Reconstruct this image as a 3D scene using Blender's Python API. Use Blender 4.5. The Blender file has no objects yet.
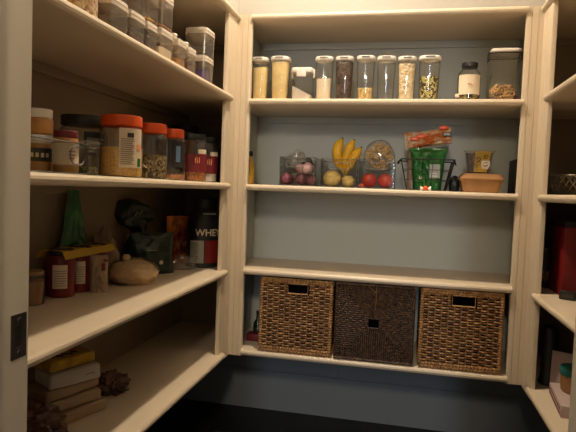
import bpy, bmesh, math, random
from mathutils import Vector, Matrix, noise as mnoise
PI = math.pi
random.seed(7)
SC = bpy.context.scene
COL = SC.collection

# ------------------------------------------------------------ camera
cam_d = bpy.data.cameras.new('camera'); cam = bpy.data.objects.new('camera', cam_d); COL.objects.link(cam)
cam_d.sensor_width = 36; cam_d.lens = 538.33 / 576 * 36; cam_d.clip_start = .02
r_ = Vector((0.97725945, 0.20861812, 0.03797962)); u_ = Vector((-0.04760876, 0.04132935, 0.99801067)); f_ = Vector((-0.20663344, 0.97712352, -0.05032155))
M = Matrix((r_, u_, -f_)).transposed().to_4x4(); M.translation = Vector((0.7716, -2.3927, 1.1957))
cam.matrix_world = M
SC.camera = cam

# ------------------------------------------------------------ light and exposure
SC.view_settings.view_transform = 'Standard'; SC.view_settings.look = 'None'
SC.view_settings.gamma = 1; SC.view_settings.exposure = 0.42; SC.view_settings.use_curve_mapping = False
w = bpy.data.worlds.new('world'); SC.world = w; w.use_nodes = True
w.node_tree.nodes['Background'].inputs[0].default_value = (.85, .90, 1, 1)
w.node_tree.nodes['Background'].inputs[1].default_value = .08

def lamp(name, kind, loc, energy, color, **k):
    d = bpy.data.lights.new(name, kind); d.energy = energy; d.color = color
    for a, b in k.items(): setattr(d, a, b)
    o = bpy.data.objects.new(name, d); COL.objects.link(o); o.location = loc
    return o
lamp('ceiling_downlight', 'AREA', (.45, -.42, 2.84), 18, (1, .83, .62), shape='DISK', size=.10)  # ceiling lamp out of view, assumed from the shade edges on the shelves
lamp('ceiling_bulb', 'POINT', (.45, -.42, 2.80), 12.5, (1, .83, .62), shadow_soft_size=.05)  # sideways share of the same assumed ceiling lamp
lamp('hall_fill', 'POINT', (.72, -3.25, 2.34), 72, (1, .82, .60), shadow_soft_size=.16)  # added fill light beyond the doorway, brightens posts and back wall
assumed_win = lamp('assumed_window_light', 'AREA', (.75, -5.0, 1.85), 22, (.80, .90, 1), shape='RECTANGLE', size=.22, size_y=1.9)  # assumed unseen window light, sized to put cool streaks on the canisters
assumed_win.rotation_euler = (PI/2, 0, 0)

# ------------------------------------------------------------ materials
def mat(name, col, rough=.5, metal=0, bump=0, bscale=60, var=0, vscale=8, spec=.5, col2=None, trans=0, coat=0):
    m = bpy.data.materials.new(name); m.use_nodes = True
    nt = m.node_tree; b = nt.nodes['Principled BSDF']
    b.inputs['Base Color'].default_value = (*col, 1); b.inputs['Roughness'].default_value = rough
    b.inputs['Metallic'].default_value = metal; b.inputs['Specular IOR Level'].default_value = spec
    b.inputs['Coat Weight'].default_value = coat
    tc = nt.nodes.new('ShaderNodeTexCoord')
    if col2 or var:
        n = nt.nodes.new('ShaderNodeTexNoise'); n.inputs['Scale'].default_value = vscale; n.inputs['Detail'].default_value = 3
        rp = nt.nodes.new('ShaderNodeValToRGB')
        c2 = col2 or tuple(c*(1-var) for c in col)
        rp.color_ramp.elements[0].position = .4; rp.color_ramp.elements[1].position = .6
        rp.color_ramp.elements[0].color = (*c2, 1); rp.color_ramp.elements[1].color = (*col, 1)
        nt.links.new(tc.outputs['Object'], n.inputs['Vector']); nt.links.new(n.outputs['Fac'], rp.inputs['Fac'])
        nt.links.new(rp.outputs['Color'], b.inputs['Base Color'])
    if bump:
        n = nt.nodes.new('ShaderNodeTexNoise'); n.inputs['Scale'].default_value = bscale; n.inputs['Detail'].default_value = 2
        bp = nt.nodes.new('ShaderNodeBump'); bp.inputs['Strength'].default_value = bump; bp.inputs['Distance'].default_value = .01
        nt.links.new(tc.outputs['Object'], n.inputs['Vector']); nt.links.new(n.outputs['Fac'], bp.inputs['Height'])
        nt.links.new(bp.outputs['Normal'], b.inputs['Normal'])
    return m

def grains(name, cols, scale=120, bump=.8, rough=.6):
    m = bpy.data.materials.new(name); m.use_nodes = True
    nt = m.node_tree; b = nt.nodes['Principled BSDF']; b.inputs['Roughness'].default_value = rough
    tc = nt.nodes.new('ShaderNodeTexCoord'); v = nt.nodes.new('ShaderNodeTexVoronoi'); v.inputs['Scale'].default_value = scale
    rp = nt.nodes.new('ShaderNodeValToRGB'); rp.color_ramp.interpolation = 'CONSTANT'
    sx = nt.nodes.new('ShaderNodeSeparateColor')
    for i, c in enumerate(cols):
        e = rp.color_ramp.elements[i] if i < 2 else rp.color_ramp.elements.new(i/len(cols))
        e.position = i/len(cols); e.color = (*c, 1)
    bp = nt.nodes.new('ShaderNodeBump'); bp.inputs['Strength'].default_value = bump; bp.inputs['Distance'].default_value = .006; bp.invert = True
    nt.links.new(tc.outputs['Object'], v.inputs['Vector']); nt.links.new(v.outputs['Color'], sx.inputs['Color'])
    nt.links.new(sx.outputs[0], rp.inputs['Fac']); nt.links.new(rp.outputs['Color'], b.inputs['Base Color'])
    nt.links.new(v.outputs['Distance'], bp.inputs['Height']); nt.links.new(bp.outputs['Normal'], b.inputs['Normal'])
    return m

def clear(name, tint=(.93, .93, .93), refl=1.35, rough=.04, haze=0, hazecol=(.8, .8, .8), edge=.45):
    """thin clear plastic or glass: see-through with a fresnel reflection and an optional milky share"""
    m = bpy.data.materials.new(name); m.use_nodes = True
    nt = m.node_tree; nt.nodes.clear()
    out = nt.nodes.new('ShaderNodeOutputMaterial'); t = nt.nodes.new('ShaderNodeBsdfTransparent'); t.inputs[0].default_value = (*tint, 1)
    g = nt.nodes.new('ShaderNodeBsdfGlossy'); g.inputs['Roughness'].default_value = rough; g.inputs[0].default_value = (1, 1, 1, 1)
    fr = nt.nodes.new('ShaderNodeFresnel'); fr.inputs[0].default_value = refl
    ge = nt.nodes.new('ShaderNodeNewGeometry'); ma = nt.nodes.new('ShaderNodeMath'); ma.operation = 'MULTIPLY_ADD'
    nt.links.new(ge.outputs['Backfacing'], ma.inputs[0]); ma.inputs[1].default_value = 1/refl - refl; ma.inputs[2].default_value = refl
    nt.links.new(ma.outputs[0], fr.inputs[0])   # inner faces reflect like outer ones, as a thin wall does
    mx = nt.nodes.new('ShaderNodeMixShader'); nt.links.new(fr.outputs[0], mx.inputs[0])
    lw = nt.nodes.new('ShaderNodeLayerWeight'); lw.inputs[0].default_value = .35     # a slanting path through the wall absorbs more
    rp = nt.nodes.new('ShaderNodeValToRGB'); rp.color_ramp.elements[0].color = (*tint, 1); rp.color_ramp.elements[1].color = (*[c*edge for c in tint], 1); rp.color_ramp.elements[0].position = .25
    nt.links.new(lw.outputs['Facing'], rp.inputs[0]); nt.links.new(rp.outputs[0], t.inputs[0])
    src = t
    if haze:
        d = nt.nodes.new('ShaderNodeBsdfDiffuse'); d.inputs[0].default_value = (*hazecol, 1)
        m2 = nt.nodes.new('ShaderNodeMixShader'); m2.inputs[0].default_value = haze
        nt.links.new(t.outputs[0], m2.inputs[1]); nt.links.new(d.outputs[0], m2.inputs[2]); src = m2
    nt.links.new(src.outputs[0], mx.inputs[1]); nt.links.new(g.outputs[0], mx.inputs[2]); nt.links.new(mx.outputs[0], out.inputs[0])
    return m

X = {}
X['upper'] = mat('off_white_paint', (.50, .475, .43), .6)
X['cream'] = mat('cream_paint', (.66, .55, .41), .38, bump=.05, bscale=30)
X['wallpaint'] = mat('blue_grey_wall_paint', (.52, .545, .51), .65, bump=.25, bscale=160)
X['lowershade'] = mat('shaded_blue_grey_paint', (.20, .225, .25), .55, bump=.15, bscale=160)  # wall colour darkened to carry the shade below the lowest shelf
X['sidewall'] = mat('beige_side_wall', (.29, .225, .15), .6, bump=.15, bscale=160)  # side walls and back corners, browner and darker than the back wall
X['ceil'] = mat('ceiling_paint', (.60, .56, .49), .7)
X['floor'] = mat('dark_floor', (.012, .012, .013), .5, var=.4, vscale=5)
X['outwall'] = mat('hall_wall_paint', (.45, .48, .5), .8)
X['jamb'] = mat('door_frame_paint', (.66, .58, .45), .45)
X['steel'] = mat('dark_brushed_metal', (.10, .09, .08), .35, .9)
X['white'] = mat('white_plastic', (.80, .74, .66), .35)
X['plastic'] = clear('clear_plastic', (.94, .93, .91), 1.6, .06, .01, (.8, .74, .66))
X['milky'] = clear('milky_plastic', (.92, .90, .87), 1.4, .12, .10, (.75, .68, .60))
X['mlid'] = clear('frosted_lid_plastic', (.82, .78, .72), 1.45, .2, .68, (.92, .82, .70))
X['acrylic'] = clear('clear_acrylic', (.93, .93, .92), 1.35, .04)
X['rim'] = clear('acrylic_rim', (.55, .52, .50), 1.6, .1, .12)
X['glass'] = clear('jar_glass', (.92, .92, .90), 1.5, .02)
X['film'] = clear('clear_film', (.92, .90, .87), 1.5, .12, .06)
X['flour'] = mat('flour', (.92, .80, .60), .9, bump=.2, bscale=80)
X['yellow_pasta'] = mat('yellow_grain', (.88, .70, .34), .8, col2=(.80, .60, .26), vscale=25, bump=.3)
X['white_flour'] = mat('white_flour', (.82, .74, .66), .9)
X['beans'] = grains('dark_beans', [(.03, .015, .01), (.10, .05, .03), (.06, .03, .02), (.16, .09, .06)], 150)
X['split'] = grains('yellow_split_peas', [(.82, .60, .24), (.90, .70, .34), (.55, .34, .10), (.85, .62, .26)], 130)
X['oats'] = grains('pale_flakes', [(.88, .70, .44), (.80, .60, .34), (.92, .78, .54)], 90)
X['green_peas'] = grains('green_seeds', [(.60, .52, .16), (.14, .11, .03), (.72, .62, .26), (.05, .04, .01)], 130)
X['nuts'] = grains('roasted_nuts', [(.85, .50, .14), (.50, .22, .05), (.90, .66, .32), (.70, .38, .09)], 95)
X['seeds'] = grains('mixed_seeds', [(.20, .14, .05), (.42, .32, .14), (.06, .04, .02)], 160)
X['brown'] = grains('brown_granules', [(.12, .06, .03), (.22, .12, .06), (.08, .04, .02)], 120)
X['orange_grain'] = grains('orange_lentils', [(.60, .24, .06), (.50, .18, .04), (.40, .14, .05)], 150)
X['golden'] = grains('golden_powder', [(.70, .42, .12), (.62, .36, .09), (.76, .50, .18)], 220, .3)
X['herbs'] = grains('dried_herbs', [(.14, .13, .05), (.25, .20, .08), (.06, .06, .02)], 150)
X['orange_lid'] = mat('orange_plastic', (.80, .095, .012), .38)
X['black_pl'] = mat('black_plastic', (.012, .014, .014), .4)
X['dark_lid'] = mat('dark_metal_lid', (.05, .045, .05), .3, .6)
X['paper'] = mat('cream_paper_label', (.72, .60, .44), .7)
X['ink'] = mat('dark_print', (.05, .035, .03), .7)
X['greyink'] = mat('grey_print', (.25, .22, .20), .7)
X['peach'] = mat('peach_print', (.80, .30, .14), .7)
X['peanut'] = mat('peanut_butter', (.55, .26, .06), .5, var=.3, vscale=20)
X['red_label'] = mat('dark_red_label', (.16, .012, .02), .45)
X['red_can'] = mat('red_jar_sauce', (.20, .012, .010), .3, var=.3, vscale=12)
X['carton_y'] = mat('yellow_carton', (.85, .60, .08), .6)
X['green_foil'] = mat('green_bag_film', (.015, .17, .03), .28, bump=.5, bscale=30, col2=(.01, .12, .02), vscale=9, coat=.3)
X['dgreen'] = mat('dark_green_bag', (.008, .022, .014), .28, bump=.5, bscale=25, coat=.3)
X['orange_bag'] = mat('orange_bag_film', (.95, .30, .03), .35, bump=.4, bscale=25, col2=(.30, .04, .01), vscale=10, coat=.3)
X['kraft'] = mat('kraft_cardboard', (.38, .19, .07), .75, var=.15, vscale=14)
X['kraft_in'] = mat('kraft_paper', (.40, .26, .13), .8, var=.2, vscale=14)
X['tan'] = mat('tan_paper_pack', (.42, .30, .18), .6, var=.2, vscale=10, bump=.2, bscale=14)
X['whitepack'] = mat('white_paper_pack', (.55, .50, .46), .6, bump=.2, bscale=14)
X['yellow_pack'] = mat('yellow_pack_film', (.62, .38, .03), .35, var=.4, vscale=16, bump=.4, bscale=20)
X['bread'] = mat('flatbread', (.78, .55, .29), .8, var=.18, vscale=14, bump=.25, bscale=15)
X['bagfilm'] = mat('thin_wrap_film', (.30, .20, .12), .3, bump=.9, bscale=26)
X['wicker'] = mat('rattan', (.31, .155, .055), .5, col2=(.16, .07, .024), vscale=28, bump=.3, bscale=120)
X['wickrim'] = mat('rattan_rim', (.40, .205, .07), .5, col2=(.24, .115, .04), vscale=40, bump=.3, bscale=120)
X['dark_in'] = mat('basket_inner_shade', (.02, .012, .008), .9)  # near-black sheets stand in for the shade inside the hollow baskets
X['rope'] = mat('brown_seagrass', (.085, .042, .02), .65, col2=(.035, .017, .009), vscale=50, bump=.5, bscale=140)
X['wire'] = mat('black_wire', (.02, .018, .018), .4, .5)
X['banana'] = mat('banana_skin', (.78, .44, .02), .5, var=.12, vscale=18)
X['banana_tip'] = mat('banana_stem', (.30, .22, .05), .6)
X['lemon'] = mat('yellow_potato_skin', (.80, .58, .18), .55, var=.2, vscale=25, bump=.2, bscale=90)
X['apple'] = mat('red_apple_skin', (.58, .025, .018), .3, col2=(.62, .06, .02), vscale=14)
X['onion'] = mat('red_onion_skin', (.10, .014, .03), .35, col2=(.24, .07, .10), vscale=18)
X['garlic'] = mat('pale_garlic_skin', (.46, .30, .28), .5, col2=(.30, .15, .18), vscale=22)
X['stem'] = mat('dry_stem', (.35, .24, .10), .8)
X['chips'] = mat('fried_noodle', (.85, .58, .22), .6, var=.3, vscale=30)
X['print_org'] = mat('cream_bag_with_orange_print', (.66, .54, .36), .4, col2=(.50, .12, .02), vscale=22, bump=.4, bscale=20)
X['greybag'] = mat('grey_print_panel', (.30, .30, .26), .4)
X['tomato'] = mat('orange_red_skin', (.70, .09, .015), .2)
X['brown_foil'] = mat('brown_bag_film', (.06, .022, .012), .3, col2=(.12, .05, .03), vscale=16, bump=1, bscale=18, coat=.2)
X['red_box'] = mat('red_cardboard', (.20, .008, .008), .5)
X['dark_box'] = mat('dark_cardboard', (.018, .012, .012), .6)
X['pink'] = mat('pink_white_card', (.50, .38, .36), .6)
X['teal'] = mat('teal_plastic', (.015, .14, .13), .4)
X['orange_cup'] = mat('orange_tub', (.60, .16, .03), .5)
X['bowlwire'] = mat('dark_woven_wire', (.24, .20, .15), .4, .5)
X['oil'] = mat('amber_oil', (.42, .24, .03), .25)
X['violet'] = mat('purple_wrappers', (.09, .03, .22), .3, col2=(.02, .01, .07), vscale=30, bump=.6, bscale=40)
X['date'] = mat('dark_red_dried_fruit', (.12, .012, .012), .4)
X['walnut'] = mat('dried_shell', (.70, .44, .20), .7, var=.45, vscale=40, bump=.6, bscale=60)
X['blue_print'] = mat('blue_print', (.12, .22, .34), .5)
X['glow_glass'] = clear('assumed_window_glass', (.95, .97, 1), 1.3)  # glass meant for the assumed hall window, not applied to anything

# ------------------------------------------------------------ mesh helpers
def finish(name, bm, m, parent=None, smooth=True, label=None, angle=40):
    me = bpy.data.meshes.new(name)
    bmesh.ops.recalc_face_normals(bm, faces=bm.faces)
    bm.to_mesh(me); bm.free()
    me.materials.append(X[m] if isinstance(m, str) else m)
    o = bpy.data.objects.new(name, me); COL.objects.link(o)
    if smooth:
        for p in me.polygons: p.use_smooth = True
        b2 = bmesh.new(); b2.from_mesh(me)
        for e in b2.edges:
            if len(e.link_faces) == 2 and e.calc_face_angle(0) > math.radians(angle): e.smooth = False
        b2.to_mesh(me); b2.free()
    if parent: o.parent = parent
    if label: o['label'] = label
    return o
def thing(name, label, cat, loc, rz=0, group=None):
    o = bpy.data.objects.new(name, None); COL.objects.link(o); o.empty_display_size = .05
    o.location = loc; o.rotation_euler = (0, 0, rz); tag(o, label, cat, group); return o
def tag(o, label, cat, group=None):
    o['label'] = label; o['category'] = cat
    if group: o['group'] = group
    return o
def struct(name, bm, m, **k):
    o = finish(name, bm, m, None, **k); o['kind'] = 'structure'; return o
def copy_tree(o, parent=None):
    c = o.copy(); COL.objects.link(c)
    if parent: c.parent = parent
    for ch in list(o.children): copy_tree(ch, c)
    return c
def B(): return bmesh.new()
def box(bm, x0, x1, y0, y1, z0, z1, bev=0, seg=2, mtx=None):
    t = bmesh.new(); bmesh.ops.create_cube(t, size=1)
    for v in t.verts: v.co = Vector(((x0+x1)/2 + v.co.x*(x1-x0), (y0+y1)/2 + v.co.y*(y1-y0), (z0+z1)/2 + v.co.z*(z1-z0)))
    if bev: bmesh.ops.bevel(t, geom=t.edges[:], offset=bev, segments=seg, profile=.5, affect='EDGES')
    if mtx: bmesh.ops.transform(t, matrix=mtx, verts=t.verts)
    merge(bm, t)
    return bm
def merge(bm, t):
    me = bpy.data.meshes.new('tmp'); t.to_mesh(me); t.free(); bm.from_mesh(me); bpy.data.meshes.remove(me)
def ring(bm, z, rx, ry, pw, n, cx=0, cy=0):
    vs = []
    for i in range(n):
        a = 2*PI*(i+.5)/n; c, s = math.cos(a), math.sin(a)
        k = (abs(c)**pw + abs(s)**pw) ** (-1/pw)
        vs.append(bm.verts.new((cx + rx*k*c, cy + ry*k*s, z)))
    return vs
def loft(bm, secs, pw=2, n=28, cap=(True, True)):
    """secs: (z, rx, ry[, cx, cy[, pw]])"""
    rs = []
    for s in secs:
        cx, cy = (s[3], s[4]) if len(s) > 4 else (0, 0)
        rs.append(ring(bm, s[0], s[1], s[2], s[5] if len(s) > 5 else pw, n, cx, cy))
    for a, b in zip(rs, rs[1:]):
        for i in range(n): bm.faces.new((a[i], a[(i+1) % n], b[(i+1) % n], b[i]))
    if cap[0]: bm.faces.new(rs[0][::-1])
    if cap[1]: bm.faces.new(rs[-1])
    return bm
def rnd(z0, z1, r, b=.004, pw=2, n=28, bm=None, ry=None, cx=0, cy=0):
    """a rounded disc / block"""
    bm = bm or B(); ry = ry or r
    S = []
    for i in range(4):
        a = PI/2*i/3; S.append((z0 + b*(1-math.sin(a)), r - b*(1-math.cos(PI/2-a)) if 0 else r-b+b*math.sin(PI/2*i/3), ry-b+b*math.sin(PI/2*i/3), cx, cy))
    S = [(z0 + b*(1-math.cos(PI/2*i/3)), r-b+b*math.sin(PI/2*i/3), ry-b+b*math.sin(PI/2*i/3), cx, cy) for i in range(4)]
    S += [(z1 - b*(1-math.sin(PI/2*i/3)), r-b+b*math.cos(PI/2*i/3), ry-b+b*math.cos(PI/2*i/3), cx, cy) for i in range(4)]
    return loft(bm, S, pw, n)
def tube(bm, pts, r, n=6, closed=False, taper=None):
    pts = [Vector(p) for p in pts]; N = len(pts); rs = []
    s = None
    for i, p in enumerate(pts):
        a = pts[(i-1) % N] if (closed or i > 0) else p; b = pts[(i+1) % N] if (closed or i < N-1) else p
        d = (b-a).normalized()
        if s is None:
            s = d.cross(Vector((0, 0, 1)))
            if s.length < .3: s = d.cross(Vector((1, 0, 0)))
        else: s = s - d*s.dot(d)
        s.normalize(); t = s.cross(d)
        rr = r*(taper[i] if taper else 1)
        rs.append([bm.verts.new(p + (s*math.cos(2*PI*k/n) + t*math.sin(2*PI*k/n))*rr) for k in range(n)])
    for i in range(N if closed else N-1):
        a, b = rs[i], rs[(i+1) % N]
        for k in range(n): bm.faces.new((a[k], a[(k+1) % n], b[(k+1) % n], b[k]))
    if not closed: bm.faces.new(rs[0][::-1]); bm.faces.new(rs[-1])
    return bm
def nz(x, y, z, s): return mnoise.noise(Vector((x*s, y*s, z*s)))
def blob(rx, ry, rz, amp=.1, fr=3, seed=0, sub=4, base=True, mtx=None, bm=None):
    """crumpled rounded mass whose lowest point is z=0"""
    t = bmesh.new(); bmesh.ops.create_icosphere(t, subdivisions=sub, radius=1)
    for v in t.verts:
        d = v.co.normalized(); k = 1 + amp*nz(d.x+seed, d.y-seed, d.z+seed*.7, fr) + amp*.5*nz(d.x-seed, d.y, d.z, fr*2.5)
        v.co = Vector((d.x*rx*k, d.y*ry*k, d.z*rz*k))
        if base and v.co.z < -rz*.72: v.co.z = -rz*.72
    mz = min(v.co.z for v in t.verts) if base else 0
    for v in t.verts: v.co.z -= mz
    if mtx: bmesh.ops.transform(t, matrix=mtx, verts=t.verts)
    if bm is None: return t
    merge(bm, t); return bm
def bag(w, h, d, seed=0, top=.35, bot=.8, wr=.12, nx=22, nz_=26, flare=0, bm=None):
    """a pillow bag standing on z=0, facing -y; top: how much depth the top seam keeps"""
    bm = bm or B(); fr, bk = [], []
    for side in (0, 1):
        g = []
        for j in range(nz_+1):
            v = j/nz_; row = []
            prof = min(1, bot + (1-bot)*min(1, v*5)) * (1 if v < .55 else 1-(1-top)*((v-.55)/.45)**1.3)
            if v > .94: prof *= .35
            wid = w/2*(1 - .06*math.sin(v*PI) + .0) * (1 + flare*(v-.5)) * (1 + .05*nz(v*3, seed, side*0, 1.7))
            for i in range(nx+1):
                u = -1 + 2*i/nx
                t = max(0, 1-abs(u)**2.4) ** .6 * d/2*prof
                wob = wr*d*nz(u*1.6+seed, v*2.4*h/w, seed+side*3, 1.6) + wr*.5*d*nz(u*5+seed, v*7, seed-side*3, 1.4)
                y = (-1 if side == 0 else 1) * max(.0012, t + wob*(1-abs(u)**4)*(.3+.7*prof))
                sway = .10*d*nz(seed, v*2, 0, 1.5)
                if i in (0, nx):
                    y = 0
                row.append((u*wid, y + sway, v*h + .012*h*nz(u*2, seed, v, 2)*(v > .9)))
            g.append(row)
        (fr if side == 0 else bk).extend(g)
    F = [[bm.verts.new(p) for p in row] for row in fr]
    K = [[F[j][i] if i in (0, nx) else bm.verts.new(bk[j][i]) for i in range(nx+1)] for j in range(nz_+1)]
    for j in range(nz_):
        for i in range(nx):
            bm.faces.new((F[j][i], F[j][i+1], F[j+1][i+1], F[j+1][i]))
            bm.faces.new((K[j][i+1], K[j][i], K[j+1][i], K[j+1][i+1]))
    for i in range(nx):
        for j, fl in ((0, 1), (nz_, 0)):
            q = [F[j][i], F[j][i+1], K[j][i+1], K[j][i]]
            q2 = []
            for v in q:
                if v not in q2: q2.append(v)
            if len(q2) > 2: bm.faces.new(q2[::-1] if fl else q2)
    mz = min(v.co.z for v in bm.verts)
    for v in bm.verts:
        if v.co.z < .004 + mz: v.co.z = 0
    return bm
def text(s, size, m, parent, loc, rot, name='lettering', ext=.0006, bold=0):
    c = bpy.data.curves.new('txt', 'FONT'); c.body = s; c.size = size; c.extrude = ext; c.align_x = 'CENTER'; c.align_y = 'CENTER'; c.offset = bold; c.resolution_u = 3
    t = bpy.data.objects.new('txt', c); COL.objects.link(t)
    me = bpy.data.meshes.new_from_object(t.evaluated_get(bpy.context.evaluated_depsgraph_get()))
    bpy.data.objects.remove(t)
    me.transform(Matrix.Translation(loc) @ rot.to_4x4() if not isinstance(rot, tuple) else Matrix.Translation(loc) @ Matrix.Rotation(rot[2], 4, 'Z') @ Matrix.Rotation(rot[0], 4, 'X'))
    me.materials.clear(); me.materials.append(X[m])
    o = bpy.data.objects.new(name, me); COL.objects.link(o); o.parent = parent; return o
def curved(r, a0, a1, z0, z1, th=.0008, n=14, bm=None, cx=0, cy=0, pw=2, ry=None):
    """label wrapped on a body, angles from -y (0) positive to +x"""
    bm = bm or B(); ry = ry or r; R = []
    for i in range(n+1):
        a = -PI/2 + math.radians(a0 + (a1-a0)*i/n); c, s = math.cos(a), math.sin(a); k = (abs(c)**pw + abs(s)**pw)**(-1/pw)
        R.append([bm.verts.new((cx + (r+e)*k*c, cy + (ry+e)*k*s, z)) for e, z in ((0, z0), (th, z0), (th, z1), (0, z1))])
    for a, b in zip(R, R[1:]):
        for k in range(4): bm.faces.new((a[k], b[k], b[(k+1) % 4], a[(k+1) % 4]))
    bm.faces.new(R[0]); bm.faces.new(R[-1][::-1])
    return bm

# ------------------------------------------------------------ the room
D = .40; XW = 1.30; FY = -1.83
# shelf underside heights, thickness
ZS = [1.952, 1.573, 1.183, .793, .413]; TH = .028
b = B(); box(b, -.52, 1.82, FY-.11, .52, -.1, 0); struct('floor', b, 'floor', smooth=False)
b = B(); box(b, -.52, 1.82, FY-.11, .52, 2.95, 3.05); struct('ceiling', b, 'ceil', smooth=False)
b = B(); box(b, -.02, XW+.02, D, D+.12, 0, 2.95); struct('wall_back', b, 'wallpaint', smooth=False)
b = B(); box(b, -.52, -.02, D, D+.12, 0, 2.95); box(b, XW+.02, 1.82, D, D+.12, 0, 2.95); struct('wall_back_corners', b, 'sidewall', smooth=False)
b = B(); box(b, -D-.12, -D, FY-.11, D, 0, 2.95); struct('wall_left', b, 'sidewall', smooth=False)
b = B(); box(b, XW+D, XW+D+.12, FY-.11, D, 0, 2.95); struct('wall_right', b, 'sidewall', smooth=False)
JL, JR = .336, .941
b = B(); box(b, -D, JL-.02, FY-.11, FY, 0, 2.95); box(b, JR+.02, XW+D, FY-.11, FY, 0, 2.95); box(b, JL-.02, JR+.02, FY-.11, FY, 2.14, 2.95)
struct('wall_front', b, 'ceil', smooth=False)
# door frame with strike plate
b = B()
box(b, JL-.02, JL, FY-.12, FY+.004, 0, 2.12, .002); box(b, JR, JR+.02, FY-.12, FY+.004, 0, 2.12, .002); box(b, JL-.02, JR+.02, FY-.12, FY+.004, 2.12, 2.14, .002)
fr = struct('door_1', b, 'jamb')
b = B(); box(b, JL-.012, JL+.006, FY-.12, FY-.055, 0, 2.12, .002); box(b, JR-.006, JR+.012, FY-.12, FY-.055, 0, 2.12, .002)
finish('door_stop', b, 'jamb', fr)
b = B()
y0, y1, z0, z1 = FY-.027, FY-.002, .984, 1.037
for bb in ((y0, y1, z0, z0+.014), (y0, y1, z1-.014, z1), (y0, y0+.006, z0+.014, z1-.014), (y1-.007, y1, z0+.014, z1-.014)):
    box(b, JL-.0005, JL+.0015, *bb)
sp = finish('strike_plate', b, 'steel', fr, smooth=False)
b = B(); box(b, JL-.006, JL+.0004, y0+.006, y1-.007, z0+.014, z1-.014); finish('latch_hole', b, 'black_pl', sp, smooth=False)
b = B()
for zc in (z0+.007, z1-.007): rnd(0, .0016, .0035, .0006, n=12, bm=b)
for i, v in enumerate(b.verts):
    zc = z0+.007 if i < len(b.verts)//2 else z1-.007
    v.co = Vector((JL+.001+v.co.z, (y0+y1)/2 + v.co.x, zc+v.co.y))
finish('screw', b, 'dark_lid', sp)
# baseboard and seam strip on the back wall, colour darkened for under-shelf shade
b = B(); box(b, -D, XW+D, D-.014, D, 0, .212, .002); box(b, -D, XW+D, D-.008, D, .212, .222, .002); struct('baseboard_back', b, 'lowershade', smooth=False)
b = B(); box(b, -.38, .4395, D-.004, D, .222, ZS[4]-.002); box(b, .4845, XW+.38, D-.004, D, .222, ZS[4]-.002); struct('shade_panel', b, 'lowershade', smooth=False)  # thin added panel that holds the painted under-shelf shade
b = B(); box(b, .440, .484, D-.009, D, .222, ZS[4]-.002, .0015); struct('trim_1', b, 'lowershade', smooth=False)
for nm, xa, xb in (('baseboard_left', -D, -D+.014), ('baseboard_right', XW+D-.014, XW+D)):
    b = B(); box(b, xa, xb, FY, D-.015, 0, .212, .002); struct(nm, b, 'lowershade', smooth=False)
# outer room behind the camera: added far wall with an assumed window
b = B()
box(b, -1.6, .6, -5.2, -5.1, 0, 3.1); box(b, .9, 3.0, -5.2, -5.1, 0, 3.1); box(b, .6, .9, -5.2, -5.1, 0, .85); box(b, .6, .9, -5.2, -5.1, 2.85, 3.1)
struct('wall_hall', b, 'outwall', smooth=False)
b = B(); box(b, .57, .63, -5.12, -5.06, .8, 2.9); box(b, .87, .93, -5.12, -5.06, .8, 2.9); box(b, .63, .87, -5.12, -5.06, .8, .87); box(b, .63, .87, -5.12, -5.06, 2.83, 2.9)
struct('assumed_window', b, 'jamb', smooth=False)  # assumed window frame, added out of view around the streak light
b = B(); box(b, -1.6, 3.0, -5.2, FY-.111, -.1, 0); struct('floor_hall', b, 'floor', smooth=False)

# ------------------------------------------------------------ shelving
def bull(bm, L0, L1, y0, y1, z0, z1, n=6):
    """shelf board along x, rounded front edge at y0"""
    t = z1-z0; r = t/2; prof = []
    for i in range(n+1):
        a = PI/2 + PI*i/n; prof.append((y0 + r + r*math.cos(a)*1.0, z0 + r + r*math.sin(a)))
    prof = [(y1, z1)] + prof + [(y1, z0)]
    A = [bm.verts.new((L0, p[0], p[1])) for p in prof]; C_ = [bm.verts.new((L1, p[0], p[1])) for p in prof]
    m = len(prof)
    for i in range(m): bm.faces.new((A[i], A[(i+1) % m], C_[(i+1) % m], C_[i]))
    bm.faces.new(A[::-1]); bm.faces.new(C_)
    return bm
def post(w, th, z0, z1, sharp='l'):
    """face post along z, face at y=0 pointing -y, from x=0..w, with rounded edges and two shallow flutes"""
    bm = B(); e = .006
    pr = [(0, th), (0, e), (e*.3, e*.3), (e, 0), (w*.30, 0), (w*.32, .0025), (w*.34, 0), (w*.70, 0), (w*.72, .0025), (w*.74, 0), (w-e, 0), (w-e*.3, e*.3), (w, e), (w, th)]
    if sharp == 'l': pr = [(0, th), (0, 0)] + pr[4:]
    else: pr = pr[:11] + [(w, 0), (w, th)]
    a = [bm.verts.new((x, y, z0)) for x, y in pr]; c = [bm.verts.new((x, y, z1)) for x, y in pr]; m = len(pr)
    for i in range(m): bm.faces.new((a[i], a[(i+1) % m], c[(i+1) % m], c[i]))
    bm.faces.new(a[::-1]); bm.faces.new(c); return bm
XA, XB = .067, 1.237
PZ0, PZ1 = .407, 1.98
un = thing('shelving_unit', 'cream built-in shelving facing the doorway, with four shelves and three baskets on the lowest', 'shelving', (0, 0, .407))
def up(name, bm, m='cream', par=None, root=None, **k):
    root = root or un
    for v in bm.verts: v.co -= Vector((0, 0, .407))
    return finish(name, bm, m, root, angle=25, **k)
for i, z in enumerate(ZS[1:]): up('shelf', box(bull(B(), XA, XB, -.018, D-.001, z, z+TH), .0, XW, .0186, D-.0015, z+.0001, z+TH-.0001))
for i, z in enumerate(ZS[:-1]):
    b = B(); box(b, .02, XW-.02, D-.016, D-.001, z-.034, z-.0005, .001); up('cleat', b, 'wallpaint')
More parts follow.
